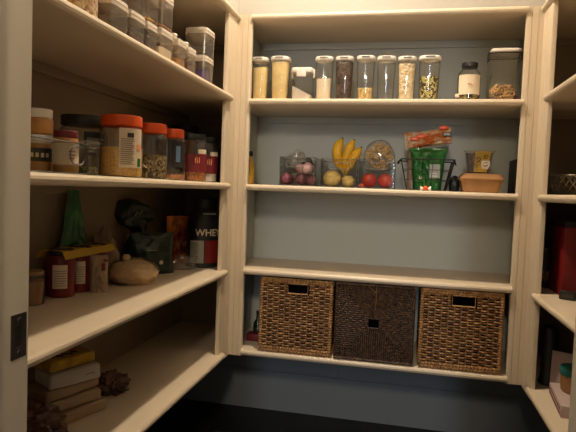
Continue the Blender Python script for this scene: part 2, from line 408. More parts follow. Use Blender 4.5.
for i in (0, 1):
    b = post(XA, .018, PZ0, PZ1, 'lr'[i])
    if i:
        for v in b.verts: v.co.x = XW - XA + v.co.x
    else: pass
    up('face_post', b)
    b = B(); xs = (-.0185, -.0005) if i == 0 else (XW+.0005, XW+.0185)
    box(b, xs[0], xs[1], .0185, D-.017, .414, 1.95); up('side_panel', b, 'wallpaint')
b = box(bull(B(), XA, XB, -.012, D-.001, ZS[0], ZS[0]+TH), .0, XW, .0186, D-.0015, ZS[0]+.0001, ZS[0]+TH-.0001); up('header_shelf', b)
b = B(); box(b, .0, XW, .0, .018, PZ1, 2.949); up('upper_fascia', b, 'upper')
# side units, built along local x and turned; local frame: x along the room, front at y=0 facing -y
def side_unit(label, mirror):
    u = thing('shelving_unit', label, 'shelving', (0 if not mirror else XW, 0, .407))
    def pl(bm, name, m='cream'):
        for v in bm.verts:
            x, y, z = v.co
            # local x = world y, local y (depth, positive inwards) = away from the aisle
            v.co = Vector((-y if not mirror else y, x, z - .407))
        return finish(name, bm, m, u, angle=25)
    ye = -.0005; yn = FY+.008
    for z in ZS[1:]:
        e = -.0905 if not mirror else -.112
        pl(bull(B(), yn, e, -.02 if not mirror else -.012, D-.001, z, z+TH), 'shelf')
        b = B(); box(b, e+.0005, D-.017, .0205, D-.001, z, z+TH); pl(b, 'shelf_return')
    for z in ZS[:-1]:
        b = B(); box(b, yn, D-.017, D-.016, D-.001, z-.034, z-.0005, .001); pl(b, 'cleat', 'sidewall')
        b = B(); box(b, 0, D-.0165, .021, D-.0165, z-.034, z-.0005) if 0 else box(b, D-.016-.001, D-.001, .021, D-.0165, z-.034, z-.0005); pl(b, 'cleat', 'sidewall')
    pw = .13 if not mirror else .137
    b = post(pw-.0003, .018, PZ0-.006, PZ1, 'r')
    for v in b.verts: v.co.x -= pw
    pl(b, 'face_post')
    pl(bull(B(), yn, -.0015, -.014, .0195, ZS[0], ZS[0]+TH), 'header_lip')
    b = B(); box(b, yn, D-.001, .0200, D-.001, ZS[0], ZS[0]+TH); pl(b, 'header_shelf')
    b = B(); box(b, yn, -.001, 0, .018, PZ1+.001, 2.949); pl(b, 'upper_fascia', 'upper')
    return u
lu = side_unit('cream built-in shelving along the left wall, crowded with jars and bags', False)
ru = side_unit('cream built-in shelving along the right wall, cut off by the frame', True)
T1, T2, T3, T4 = [z+TH for z in ZS[1:]]


# ------------------------------------------------------------ objects on the back unit, top shelf
def canister(label, x, hw, h, fill=None, level=0, group='tall clear canisters on the top shelf', y=None):
    """tall clear food canister with a white flip lid"""
    t = thing('food_canister', label, 'canister', (x, y or (.035+hw), T1+.0008), 0, group)
    h -= .006; hb = h-.018
    body = loft(B(), [(0, hw*.76, hw*.72), (.004, hw*.80, hw*.76), (hb*.5, hw*.87, hw*.83), (hb*.93, hw*.93, hw*.89), (hb, hw*.86, hw*.82)], 2.7, 36)
    finish('body', body, 'plastic', t)
    finish('lid', rnd(hb-.002, h, hw*.97, .006, 2.7, 36, ry=hw*.93), 'white', t)
    o = finish('lid_tab', rnd(0, .0045, hw*.42, .002, 2, 20, ry=.004), 'greyink', t); o.location = (0, -hw*.915, h-.0085)
    b = B(); tube(b, [(hw*.42*math.cos(a), -hw*.80 , hb-.004-.010*math.sin(a)) for a in [PI*i/12 for i in range(13)]], .0010, 6); finish('pour_spout', b, 'white', t)
    if fill:
        H = hb*level; k = lambda z: .80 + .16*z/hb
        secs = [(.004, hw*.66, hw*.62), (.01, hw*.72, hw*.68)] + [(H*f, hw*.9*k(H*f), hw*.84*k(H*f)) for f in (.3, .6, 1)]
        b = loft(B(), secs, 2.7, 28)
        for v in b.verts:
            if v.co.z > H-.001: v.co.z += .006*nz(v.co.x*20, v.co.y*20, x, 1) + v.co.x*.06
        finish('contents', b, fill, t)
    return t
C1 = [('first tall canister from the left, three quarters full of pale yellow grain', .091, .043, .205, 'yellow_pasta', .84),
 ('second tall canister from the left, full to the lid with pale yellow grain', .187, .048, .208, 'yellow_pasta', .97),
 ('tall clear canister just right of the short clip box, half full of pale flour', .394, .044, .205, 'flour', .56),
 ('tall clear canister filled to the top with dark brown beans', .486, .0435, .204, 'beans', .97),
 ('tall clear canister right of the dark beans, one third full of yellow split peas', .582, .044, .206, 'split', .33),
 ('empty tall clear canister on the top shelf', .673, .044, .203, None, 0),
 ('tall clear canister full of pale oat flakes, right of the empty one', .763, .043, .200, 'oats', .93),
 ('wide tall canister half full of speckled green seeds, rightmost of the row', .860, .050, .203, 'green_peas', .60)]
for l, x, hw, h, f, lv in C1: canister(l, x, hw, h, f, lv)

def ring_pts(rx, ry):
    t = bmesh.new(); ring(t, 0, rx, ry, 6, 40); t.verts.ensure_lookup_table(); return t.verts
def clipbox(label, x, y, wx, wy, h, fill, level, name='clip_container', dark=False, z=None, slope=0, loc_rz=0, group=None):
    t = thing(name, label, 'container', (x, y, (z if z is not None else T1)+.0008), loc_rz, group)
    hb = h-.022
    b = loft(B(), [(0, wx*.42, wy*.42), (.004, wx*.45, wy*.45), (hb-.012, wx*.46, wy*.46), (hb-.004, wx*.49, wy*.49), (hb, wx*.49, wy*.49)], 6, 36); finish('body', b, 'plastic', t)
    if dark: finish('seal', tube(B(), [(v.co.x, v.co.y, hb+.003) for v in ring_pts(wx*.478, wy*.478)], .0028, 6, True), 'black_pl', t)
    b = rnd(hb+(.006 if dark else -.002), h, wx*.47, .005, 6, 36, ry=wy*.47)
    finish('lid', b, 'white', t)
    for sx, sy in ((1, 0), (-1, 0)) + (() if dark else ((0, -1),)):
        b = B()
        if sx: box(b, sx*wx*.475-.002, sx*wx*.475+.005, -wy*.2, wy*.2, hb-.022, h-.004, .002)
        else:
            box(b, -wx*.2, wx*.2, -wy*.475-.006, -wy*.475+.001, hb-.022, h-.003, .002)
        finish('clip', b, 'steel' if dark and sx else 'white', t)
    if fill:
        H = hb*level
        b = loft(B(), [(.004, wx*.40, wy*.40), (H*.5, wx*.42, wy*.42), (H, wx*.42, wy*.42)], 6, 28)
        for v in b.verts:
            if v.co.z > H-.001: v.co.z += slope*v.co.x
        finish('contents', b, fill, t)
    return t
clipbox('short square container with white clip lid, a heap of white flour inside', .294, .09, .108, .10, .150, 'white_flour', .36, slope=-.5)
t = clipbox('large clear container with dark clips, dried pieces at the bottom, right end of the shelf', 1.172, .105, .138, .13, .222, None, 0, dark=True)
for k in range(44):
    a = random.random()*6.28; R_ = .014+.004*random.random(); cx, cy = random.uniform(-.042, .042), random.uniform(-.044, .03); cz = .016 + .015*(k // 11)
    b = B(); m = Matrix.Translation((cx, cy, cz)) @ Matrix.Rotation(random.uniform(.6, 1.6), 4, 'X') @ Matrix.Rotation(a, 4, 'Z')
    tube(b, [m @ Vector((R_*math.cos(q)*(1-.05*i), R_*math.sin(q)*(1-.05*i), .001*i)) for i, q in enumerate([i*.6 for i in range(15)])], .0042, 6)
    finish('pasta_curl', b, 'walnut', t)
for cx, cz in ((.045, .022), (.038, .04), (-.03, .05), (.048, .012)):
    o = finish('dried_date', blob(.013, .011, .011, .15, 3, cx*90, 2), 'date', t); o.location = (cx, -.025, cz-.008)
t = thing('glass_jar', 'round glass jar with dark metal lid and a cream paper label, seeds at the bottom', 'jar', (1.03, .09, T1+.0008))
finish('body', loft(B(), [(0, .040, .040), (.004, .048, .048), (.105, .049, .049), (.125, .046, .046), (.142, .031, .031), (.15, .031, .031)], 2, 36), 'glass', t)
finish('lid', rnd(.149, .170, .034, .003), 'dark_lid', t)
finish('contents', loft(B(), [(.003, .040, .040), (.006, .045, .045), (.05, .0455, .0455)], 2, 28), 'seeds', t)
lb = finish('label', curved(.0492, -62, 58, .028, .112), 'paper', t)
b = B(); tube(b, [(.020*math.sin(i*.5)*.6 + .0016*i-.012, -.0525+.00, .070 + .004*math.sin(i*1.9)) for i in range(16)], .0007, 4); finish('script_lettering', b, 'peanut', lb)
finish('label_fold', blob(.012, .003, .010, .3, 4, 3, 2), 'paper', t).location = (-.046, -.022, .018)

# ------------------------------------------------------------ second shelf of the back unit
def bin_(label, x0, x1, y0, y1, h, z=T2, rz=0, hole=None):
    wx, wy = x1-x0, y1-y0; th = .003
    t = thing('storage_bin', label, 'storage bin', ((x0+x1)/2, y0+wy/2, z+.0008), rz)
    hl, hr, hz0, hz1, c = hole or (-wx*.30, wx*.30, h*.66, h*.86, .008)
    b = B()
    box(b, -wx/2, wx/2, -wy/2, wy/2, 0, th)
    box(b, -wx/2, wx/2, wy/2-th, wy/2, th, h); box(b, -wx/2, -wx/2+th, -wy/2, wy/2-th, th, h); box(b, wx/2-th, wx/2, -wy/2, wy/2-th, th, h)
    box(b, -wx/2+th, wx/2-th, -wy/2, -wy/2+th, th, hz0); box(b, -wx/2+th, wx/2-th, -wy/2, -wy/2+th, hz1, h)
    box(b, -wx/2+th, hl, -wy/2, -wy/2+th, hz0, hz1); box(b, hr, wx/2-th, -wy/2, -wy/2+th, hz0, hz1)
    finish('bin_wall', b, 'acrylic', t, smooth=False)
    b = B(); e = .0022; w2, w3 = wx/2, wy/2
    tube(b, [(-w2, -w3, h), (w2, -w3, h), (w2, w3, h), (-w2, w3, h)], e, 6, True)
    for sx in (-1, 1):
        for sy in (-1, 1): tube(b, [(sx*w2, sy*w3, .002), (sx*w2, sy*w3, h)], e*.8, 6)
    tube(b, [(-w2, -w3, .002), (w2, -w3, .002), (w2, w3, .002), (-w2, w3, .002)], e*.8, 6, True)
    finish('rim', b, 'rim', t)
    b = B(); P = []
    for cx, cz, a0 in ((hr-c, hz1-c, 0), (hl+c, hz1-c, 90), (hl+c, hz0+c, 180), (hr-c, hz0+c, 270)):
        for k in range(5): a = math.radians(a0+k*22.5); P.append((cx+c*math.cos(a), -w3-.001, cz+c*math.sin(a)))
    tube(b, P, .0022, 6, True); finish('handle', b, 'rim', t)
    return t
def round_food(name, label, cat, loc, r, m, group=None, squash=.95, stem=None, amp=.05, rz=0, lean=0, seed=1, pull=0):
    t = thing(name, label, cat, loc, rz, group)
    b = blob(r, r, r*squash, amp, 1.6, seed, 4, base=False)
    for v in b.verts:
        q = math.hypot(v.co.x, v.co.y)/r
        v.co.z -= r*.18*math.exp(-q*q*18)*(1 if v.co.z > 0 else -.5) if not pull else -r*pull*math.exp(-q*q*9)*(1 if v.co.z > 0 else 0)
    mz = min(v.co.z for v in b.verts)
    for v in b.verts: v.co.z -= mz
    if lean:
        bmesh.ops.transform(b, matrix=Matrix.Rotation(lean, 4, 'X'), verts=b.verts); mz = min(v.co.z for v in b.verts)
        for v in b.verts: v.co.z -= mz
    finish('flesh', b, m, t)
    if stem:
        b = B(); zt = 2*r*squash*.86
        pts = [Vector((0, 0, zt-.006)), Vector((.001, 0, zt+.006)), Vector((.004, .001, zt+.014))]
        if lean: pts = [Vector((0, 0, r)) + Matrix.Rotation(lean, 3, 'X') @ (p-Vector((0, 0, r))) for p in pts]
        tube(b, pts, stem, 6, taper=[1, .8, 1]); finish('stem', b, 'stem', t)
    return t
bz = T2+.0046
bin_('clear bin on the left of the second shelf, holding red onions and garlic', .204, .367, .06, .30, .132)
ON = [('red_onion', 'dark red onion in the front left corner of the clear bin', .236, .095, 0, .029, 'onion'),
 ('red_onion', 'red onion low in the middle of the onion bin', .290, .102, 0, .028, 'onion'),
 ('red_onion', 'red onion at the front right corner of the onion bin', .338, .093, 0, .026, 'onion'),
 ('garlic_bulb', 'pale purple garlic bulb, upper right in the onion bin', .335, .098, .0515, .029, 'garlic'),
 ('garlic_bulb', 'pale garlic bulb between the onions, near the middle of the bin', .285, .100, .053, .024, 'garlic'),
 ('red_onion', 'red onion at the back left of the onion bin', .237, .165, 0, .029, 'onion'),
 ('red_onion', 'red onion at the back right of the onion bin', .322, .165, 0, .031, 'onion')]
for i, (n, l, x, y, dz, r, m) in enumerate(ON):
    round_food(n, l, n.replace('_', ' ').replace('red ', '').replace(' bulb', ''), (x, y, bz+dz), r, m, 'onions and garlic in the clear bin', .9, .0025, .06, i, (-.7 if n[0] == 'g' else .5), i*3.1, pull=.25)
t = thing('plastic_bag', 'crumpled clear plastic bag sticking up from the onion bin', 'bag', (.262, .215, bz+.058))
finish('film', blob(.050, .045, .062, .35, 2.4, 4, 4), 'film', t)
t = thing('vegetable_bag', 'small black bag lying on the onions in the clear bin', 'bag', (.318, .155, bz+.062))
finish('film', blob(.040, .03, .030, .45, 2.6, 9, 4), 'black_pl', t)
b = B(); box(b, -.022, .012, -.0012, .0012, .030, .060, .001); finish('bag_top', blob(.017, .012, .020, .4, 3, 2, 3), 'black_pl', t).location = (.006, 0, .036); b.free()

bin_('clear bin in the middle of the second shelf, holding bananas and yellow potatoes', .397, .561, .06, .30, .128)
round_food('yellow_potato', 'large round yellow potato at the left of the banana bin', 'potato', (.446, .110, bz), .042, 'lemon', None, .9, None, .08, 0, 0, 2)
round_food('yellow_potato', 'small round yellow potato at the front right of the banana bin', 'potato', (.522, .100, bz), .030, 'lemon', None, .9, None, .08, 0, 0, 5)
t = thing('banana_bunch', 'bunch of three ripe bananas standing tips up, stem down in the bin', 'bananas', (.500, .118, bz+.058))
def banana(x0, xm, x1, h0, h1, r, yo=0):
    b = B(); N = 14; P = []; T_ = []
    for i in range(N+1):
        s = i/N; x = (1-s)**2*x0 + 2*s*(1-s)*xm + s*s*x1; z = h0 + (h1-h0)*s
        P.append((x, -.030*math.sin(s*PI*.8)+yo, z)); T_.append((.28 if s < .12 else min(1, .28+(s-.12)*3.2)) * (1 if s < .80 else max(.22, 1-((s-.80)/.2)**1.6*.8)))
    tube(b, P, r, 7, False, T_); o = finish('banana', b, 'banana', t, angle=80)
    b = B(); e = Vector(P[-1]); d = (e-Vector(P[-2])).normalized(); tube(b, [e-d*.001, e+d*.004], r*.24, 6); finish('banana_tip', b, 'ink', o)
banana(.004, -.060, -.014, 0, .162, .0235)
banana(.006, -.004, .040, 0, .156, .0235, .004)
banana(.008, .034, .074, .0, .122, .021, -.004)
b = B(); tube(b, [(.006, -.002, -.018), (.006, -.003, .006), (.006, -.006, .018)], .010, 8, taper=[.6, 1, .9]); finish('stem', b, 'banana_tip', t)

bin_('clear bin right of the bananas, holding two red apples under a round bag of noodles', .571, .729, .06, .30, .132)
for x, l in ((.617, 'left of the two large red apples in the clear bin'), (.6905, 'right of the two large red apples in the clear bin')):
    round_food('red_apple', l, 'apple', (x, .108, bz), .036, 'apple', 'red apples in the clear bin', .93, .002, .03, 0, -.35, x*9)
b = B(); blob(.012, .009, .010, .1, 2, 1, 3, bm=b); t = finish('tomato', b, 'tomato'); t.location = (.586, .0745, bz); tag(t, 'tiny orange fruit in the front left corner of the apple bin', 'fruit')
t = thing('noodle_bag', 'round clear bag of golden fried noodles on top of the red apples', 'bag', (.656, .140, bz+.079))
b = blob(.073, .050, .083, .05, 2, 3, 4); finish('film', b, 'film', t)
random.seed(3)
b = B()
for k in range(150):
    a, q, rr = random.random()*6.28, random.uniform(-1, 1), random.random()**.3
    s = math.sqrt(1-q*q); c = Vector((.060*rr*s*math.cos(a), .038*rr*s*math.sin(a), .068+.060*rr*q))
    m = Matrix.Translation(c) @ Matrix.Rotation(random.random()*6, 4, 'Y') @ Matrix.Rotation(random.random()*6, 4, 'Z')
    tube(b, [m @ Vector((.020*(s_-.5), .007*math.sin(s_*5), .005*s_)) for s_ in (0, .25, .5, .75, 1)], .0042, 5)
o = finish('fried_noodles', b, 'chips', t); o['kind'] = 'stuff'

t = thing('wire_basket', 'black tapered wire basket holding a green bag, middle of the second shelf', 'basket', (.872, .15, T2+.0025))
b = B(); c = B(); H = .135
def rect(z, e=0):
    k = .5 + .5*z/H; hx, hy = .085 + .030*z/H, .070+.020*z/H; return [(-hx, -hy, z), (hx, -hy, z), (hx, hy, z), (-hx, hy, z)]
tube(b, rect(H), .0032, 6, True); finish('rim', b, 'wire', t)
for z in (0, .045, .09): tube(c, rect(z), .0016, 6, True)
lo, hi = rect(0), rect(H)
for k in range(4):
    for s in ((0, .2, .4, .6, .8) if k % 2 == 0 else (0, .25, .5, .75)):
        p = Vector(lo[k]).lerp(Vector(lo[(k+1) % 4]), s); q = Vector(hi[k]).lerp(Vector(hi[(k+1) % 4]), s); tube(c, [p, q], .0022 if s == 0 else .0014, 6)
for s in (-.05, 0, .05): tube(c, [(s, -.07, 0), (s, .07, 0)], .0014, 5)
finish('wires', c, 'wire', t)
b = B(); tube(b, [(-.117, -.02, H-.004), (-.128, -.035, H-.010), (-.128, -.06, H-.02), (-.118, -.085, H-.004)], .004, 6); tube(b, [(.117, -.02, H-.004), (.122, -.035, H-.016), (.122, -.06, H-.02), (.114, -.085, H-.004)], .003, 6); finish('handle', b, 'wire', t)
t = thing('produce_bag', 'shiny green printed bag standing in the black wire basket', 'bag', (.876, .135, T2+.0065), 0)
g = finish('bag_film', bag(.146, .186, .085, 5, .3, .8, .2, flare=.25), 'green_foil', t)
b = B(); 
for i in range(5): pass
box(b, .006, .052, -.0515, -.0485, .050, .112, .001, 1); finish('grey_panel', b, 'greybag', g)
text('Lí', .020, 'white', g, (-.030, -.0515, .052), (PI/2, 0, 0), 'lettering')
b = B(); box(b, .018, .040, -.0535, -.0512, .058, .061); box(b, .018, .038, -.0535, -.0512, .070, .072); finish('print_lines', b, 'white', g, smooth=False)
t = thing('tortilla_bag', 'cream bag with orange and red print lying across the top of the green bag', 'bag', (.885, .150, T2+.184), 0)
b = bag(.078, .205, .055, 11, .6, .8, .28)
bmesh.ops.transform(b, matrix=Matrix.Translation((.11, 0, .012)) @ Matrix.Rotation(-PI/2+.20, 4, 'Y') , verts=b.verts)
bmesh.ops.transform(b, matrix=Matrix.Rotation(-.36, 4, 'Y'), verts=b.verts)
mz = min(v.co.z for v in b.verts)
for v in b.verts: v.co.z = (v.co.z-mz); v.co.x -= .012
g = finish('bag_film', b, 'print_org', t)
b = B(); box(b, .048, .086, -.036, -.030, .062, .078, .001, 1); o = finish('black_panel', b, 'black_pl', g)
text('EMIL', .013, 'white', o, (.067, -.0368, .070), (PI/2, 0, 0), 'lettering')
for k, (cx, cz) in enumerate(((.05, .092), (-.075, .040), (-.045, .052))):
    o = finish('printed_fruit', blob(.020, .003, .010, .1, 2, k, 3), 'orange_lid', g); o.location = (cx, -.033, cz)
t = thing('plastic_bag', 'grey translucent bag behind the green bag in the wire basket', 'bag', (.815, .197, T2+.0065), 0)
finish('bag_film', bag(.060, .215, .024, 8, .4, .8, .2), 'bagfilm', t)
t = thing('candy', 'small orange wrapped sweet with white twisted ends at the foot of the green bag', 'sweet', (.868, .062, T2+.001))
finish('wrapper', blob(.011, .010, .012, .05, 2, 2, 3), 'tomato', t)
for s in (-1, 1):
    b = loft(B(), [(0, .003, .003), (.006, .008, .006), (.014, .012, .004)], 2, 10); bmesh.ops.transform(b, matrix=Matrix.Translation((s*.009, 0, .008)) @ Matrix.Rotation(s*PI/2, 4, 'Y'), verts=b.verts); finish('twisted_end', b, 'white', t)

t = thing('kraft_box', 'brown kraft takeaway box with flared sides on the right of the second shelf', 'box', (1.105, .135, T2+.0008))
finish('tray', loft(B(), [(0, .072, .052), (.004, .076, .056), (.052, .088, .064)], 9, 32), 'kraft', t, angle=25)
finish('lid', loft(B(), [(.0525, .093, .068), (.060, .095, .070), (.080, .080, .058), (.083, .076, .054)], 9, 32), 'kraft', t, angle=25)
t = thing('snack_pack', 'clear snack tray with a yellow printed label standing on the kraft box', 'snack pack', (1.095, .135, T2+.0845))
finish('tray', loft(B(), [(0, .045, .022), (.004, .050, .026), (.092, .060, .034), (.096, .066, .038), (.099, .066, .038)], 7, 32), 'film', t, angle=25)
finish('nuts', loft(B(), [(.004, .043, .020), (.05, .048, .026), (.090, .056, .030)], 6, 24), 'beans', t)
lb = finish('label', loft(B(), [(.006, .027, .0022, .004, -.0285), (.05, .030, .0022, .008, -.0325), (.0965, .034, .0022, .012, -.0368)], 9, 16), 'yellow_pack', t)
b = B(); tube(b, [(.024+.010*math.cos(a)*(1-a*.05), -.0405, .072+.010*math.sin(a)*(1-a*.05)) for a in [i*.5 for i in range(24)]], .0011, 5)
tube(b, [(-.016, -.0405, .060), (-.008, -.0405, .070), (.002, -.0405, .064), (-.004, -.0395, .052), (-.014, -.0385, .050)], .0025, 6); tube(b, [(-.02, -.0385, .040), (-.01, -.0375, .030), (-.018, -.037, .024)], .001, 5); finish('dark_drawing', b, 'ink', lb)
b = loft(B(), [(.020, .010, .001, .024, -.0335), (.034, .018, .001, .024, -.0348), (.056, .017, .001, .024, -.0370)], 3, 16); o = finish('white_patch', b, 'white', lb)
b = B(); tube(b, [(.014, -.0365, .036), (.022, -.0365, .030), (.034, -.0368, .038)], .0018, 5); tube(b, [(.016, -.0375, .047), (.034, -.0378, .049)], .0012, 5); finish('red_marks', b, 'red_box', o)
b = B(); box(b, -.020, .020, -.012, .012, 0, .075, .003); t = finish('dark_pouch', blob(.024, .02, .042, .15, 2, 3, 4), 'black_pl'); b.free(); t.location = (.999, .175, T2+.0008); tag(t, 'black pouch standing behind the left end of the kraft box', 'pouch')
b = B(); box(b, 0, .012, 0, .16, 0, .150, .002); t = finish('thin_book', b, 'dark_box'); t.location = (1.243, .09, T2+.0008); tag(t, 'thin black book standing against the right end of the second shelf', 'book')
t = thing('oil_bottle', 'narrow amber oil bottle at the left end of the second shelf, half behind the post', 'bottle', (.044, .115, T2+.0008))
finish('body', loft(B(), [(0, .020, .020), (.004, .024, .024), (.095, .024, .024), (.118, .012, .012), (.135, .011, .011)], 2, 24), 'oil', t)
finish('cap', rnd(.134, .158, .013, .002), 'black_pl', t); finish('label', curved(.0242, -70, 70, .03, .08), 'yellow_pack', t)

# ------------------------------------------------------------ baskets on the lowest shelf of the back unit
def wicker(label, x0, x1, h, y0=-.012, dep=.33, top_band=False):
    wx = x1-x0; wy = dep; t = thing('wicker_basket', label, 'basket', ((x0+x1)/2, y0+wy/2, T4+.0008), 0, 'woven storage baskets on the lowest shelf')
    hx0, hx1, hz0, hz1 = -wx*.10-.005, wx*.16, h-.068, h-.022
    nst = 12; rows = 27; zb0, zb1 = .030, h-.020
    b = B(); sp = wx/nst
    per = []  # perimeter points at half stake steps
    def side(p, q, n):
        for i in range(n*4): per.append((Vector(p).lerp(Vector(q), i/(n*4)), i))
    a2, b2 = wx/2-.010, wy/2-.010
    cs = [(-a2, -b2), (a2, -b2), (a2, b2), (-a2, b2)]; ns = [nst, 11, nst, 11]
    nrm = [Vector((0, -1)), Vector((1, 0)), Vector((0, 1)), Vector((-1, 0))]
    for r in range(rows):
        z = zb0 + (zb1-zb0)*(r+.5)/rows; seg = []
        def flush(cl=False):
            if len(seg) > 1: tube(b, seg[:], .0042, 5, cl)
            seg.clear()
        for k in range(4):
            p, q, n = Vector(cs[k]), Vector(cs[(k+1) % 4]), ns[k]
            if k == 2: flush(); continue
            for i in range(n*3+1):
                s = i/(n*3); c = p.lerp(q, s); off = .0052*math.sin(s*n*PI + r*PI)*(1 if .01 < s < .99 else 0)
                if k == 0 and hz0-.003 < z < hz1+.003 and hx0-.004 < c.x < hx1+.004: flush(); continue
                c = c + nrm[k]*off; seg.append((c.x, c.y, z + .0012*nz(s*9, r, k, 1.3)))
        flush()
    finish('weave', b, 'wicker', t)
    b = B()
    for k in (0, 1, 3):
        p, q, n = Vector(cs[k]), Vector(cs[(k+1) % 4]), ns[k]
        for i in range(1, n):
            c = p.lerp(q, (i+.0)/n)
            if k == 0 and hx0 < c.x < hx1: tube(b, [(c.x, c.y, .02), (c.x, c.y, hz0)], .0032, 5)
            else: tube(b, [(c.x, c.y, .02), (c.x, c.y, h-.014)], .0032, 5)
    finish('stakes', b, 'wickrim', t)
    for z0, z1 in ((.003, .028), (h-.022, h)):
        b = B()
        N = 60
        pts = []
        for k in range(4):
            p, q = Vector(cs[k]), Vector(cs[(k+1) % 4])
            for i in range(22): c = p.lerp(q, i/22); pts.append(c)
        for zz in (z0+.0065, z1-.0065):
            tube(b, [(c.x, c.y, zz) for c in pts], .0075, 6, True)
        for i, c in enumerate(pts):   # wrapping strands
            k = i // 22; n = nrm[k]
            cc = c + n*.0075; d = Vector((-n.y, n.x))
            tube(b, [(cc.x-d.x*.004, cc.y-d.y*.004, z0), (cc.x+d.x*.004, cc.y+d.y*.004, z1)], .0024, 4)
        finish('rim', b, 'wickrim', t)
    for sx in (-1, 1):
        b = B()
        tube(b, [(sx*(a2+.001), -b2-.001, .02), (sx*(a2+.001), -b2-.001, h-.012)], .0085, 8)
        N = 26
        for i in range(N): z = .028+(h-.05)*i/N; tube(b, [(sx*(a2+.001)+.0088*math.cos(q), -b2-.001+.0088*math.sin(q), z+.002*math.sin(q)) for q in [j*PI/4 for j in range(8)]], .002, 4, True)
        finish('corner_post', b, 'wickrim', t)
    b = B(); tube(b, [(hx0, -b2-.004, hz0), (hx1, -b2-.004, hz0), (hx1, -b2-.004, hz1), (hx0, -b2-.004, hz1)], .0045, 6, True); finish('handle_frame', b, 'wickrim', t)
    b = B(); a3, b3 = a2-.012, b2-.012
    box(b, -a3, a3, -b3, b3, .002, .008); box(b, -a3, a3, b3-.003, b3, .008, h-.03); box(b, -a3, -a3+.003, -b3, b3-.003, .008, h-.03); box(b, a3-.003, a3, -b3, b3-.003, .008, h-.03)
    box(b, -a3+.003, a3-.003, -b3, -b3+.003, .008, hz0-.01)
    finish('shade_liner', b, 'dark_in', t, smooth=False)
    return t
wicker('honey-brown woven wicker basket with a slot handle, left of the three baskets', .148, .488, .346)
wicker('honey-brown woven wicker basket with a slot handle, right of the three baskets', .868, 1.212, .348)
def rope_basket(label, x0, x1, h, y0=-.014, dep=.33):
    wx = x1-x0; t = thing('rope_basket', label, 'basket', ((x0+x1)/2, y0+dep/2, T4+.0008), 0, 'woven storage baskets on the lowest shelf')
    a, hz = wx/2-.008, h; yf = -dep/2+.008; cz = h*.50; q = .024
    hole = (-.026, .022, cz-.022, cz+.020)
    b = B(); N = 36
    L_, R_, B_, T_ = -a, a, .008, h-.008; cx = -.002
    def quad(p0, p1, c0, c1, n):
        for i in range(n):
            s = (i+.5)/n; o = Vector(p0).lerp(Vector(p1), s); e = Vector(c0).lerp(Vector(c1), s)
            # ropes run square to the edge until they meet the diagonal
            vert = abs(p1[0]-p0[0]) > abs(p1[1]-p0[1])
            d1, d2 = (Vector(c0)-Vector(p0)), (Vector(c1)-Vector(p1))
            if vert:
                f = (o.x-p0[0])/(c0[0]-p0[0]) if o.x < c0[0] else ((p1[0]-o.x)/(p1[0]-c1[0]) if o.x > c1[0] else 1)
                end = (o.x, p0[1] + (c0[1]-p0[1])*f)
            else:
                f = (o.y-p0[1])/(c0[1]-p0[1]) if o.y < c0[1] else ((p1[1]-o.y)/(p1[1]-c1[1]) if o.y > c1[1] else 1)
                end = (p0[0] + (c0[0]-p0[0])*f, o.y)
            P = []; m = 14
            for j in range(m+1):
                x = o.x + (end[0]-o.x)*j/m; z = o.y + (end[1]-o.y)*j/m
                P.append((x, yf + .0016*math.sin(j*2.2+i*PI), z))
            if (Vector(P[0])-Vector(P[-1])).length > .004: tube(b, P, .0050, 5)
    quad((L_, B_), (L_, T_), (hole[0], hole[2]), (hole[0], hole[3]), N)
    quad((R_, B_), (R_, T_), (hole[1], hole[2]), (hole[1], hole[3]), N)
    quad((L_, B_), (R_, B_), (hole[0], hole[2]), (hole[1], hole[2]), N)
    quad((L_, T_), (R_, T_), (hole[0], hole[3]), (hole[1], hole[3]), N)
    finish('front_weave', b, 'rope', t)
    for sx in (-1, 1):
        b = B()
        for i in range(34):
            z = .008 + (h-.016)*(i+.5)/34; tube(b, [(sx*a, yf + (dep-.02)*j/10, z) for j in range(11)], .0052, 5)
        finish('side_weave', b, 'rope', t)
    b = B(); tube(b, [(L_, yf-.001, B_), (R_, yf-.001, B_), (R_, yf-.001, T_), (L_, yf-.001, T_)], .0072, 6, True); tube(b, [(L_, yf, T_), (R_, yf, T_), (R_, yf+dep-.03, T_), (L_, yf+dep-.03, T_)], .0072, 6, True); finish('rim', b, 'rope', t)
    b = B(); tube(b, [(hole[0], yf-.003, hole[2]), (hole[1], yf-.003, hole[2]), (hole[1], yf-.003, hole[3]), (hole[0], yf-.003, hole[3])], .003, 6, True); finish('hole_edge', b, 'wickrim' if 0 else 'rope', t)
    b = B(); box(b, -a+.01, a-.01, yf+.012, yf+dep-.03, .001, .008); box(b, -a+.01, a-.01, yf+dep-.035, yf+dep-.03, .008, h-.02)
    for s0, s1, z0, z1 in ((-a+.01, hole[0], .008, h-.02), (hole[1], a-.01, .008, h-.02), (hole[0], hole[1], .008, hole[2]), (hole[0], hole[1], hole[3], h-.02)): box(b, s0, s1, yf+.010, yf+.014, z0, z1)
    finish('shade_liner', b, 'dark_in', t, smooth=False)
    b = B(); tube(b, [(-.030, yf-.009, T_-.002), (-.012, yf-.010, T_-.018), (.004, yf-.010, T_-.030)], .0009, 5); tube(b, [(.006, yf-.009, T_), (.005, yf-.010, T_-.06), (.002, yf-.009, T_-.11)], .0008, 5); finish('loose_strand', b, 'kraft', t)
rope_basket('dark brown rope-woven basket with a square hole in its front, between the wicker baskets', .496, .852, .350)
t = thing('bottle', 'small dark green bottle in the shadow left of the baskets', 'bottle', (.085, .22, T4+.0008))
finish('body', loft(B(), [(0, .020, .020), (.003, .024, .024), (.07, .024, .024), (.09, .010, .010), (.12, .010, .010)], 2, 20), 'dgreen', t); finish('cap', rnd(.119, .132, .011, .002, n=16), 'black_pl', t)
b = B(); box(b, -.035, .035, -.03, .03, 0, .035, .003); t = finish('small_box', b, 'red_label'); t.location = (.085, .16, T4+.0008); tag(t, 'small dark red box in the shadow left of the baskets', 'box')


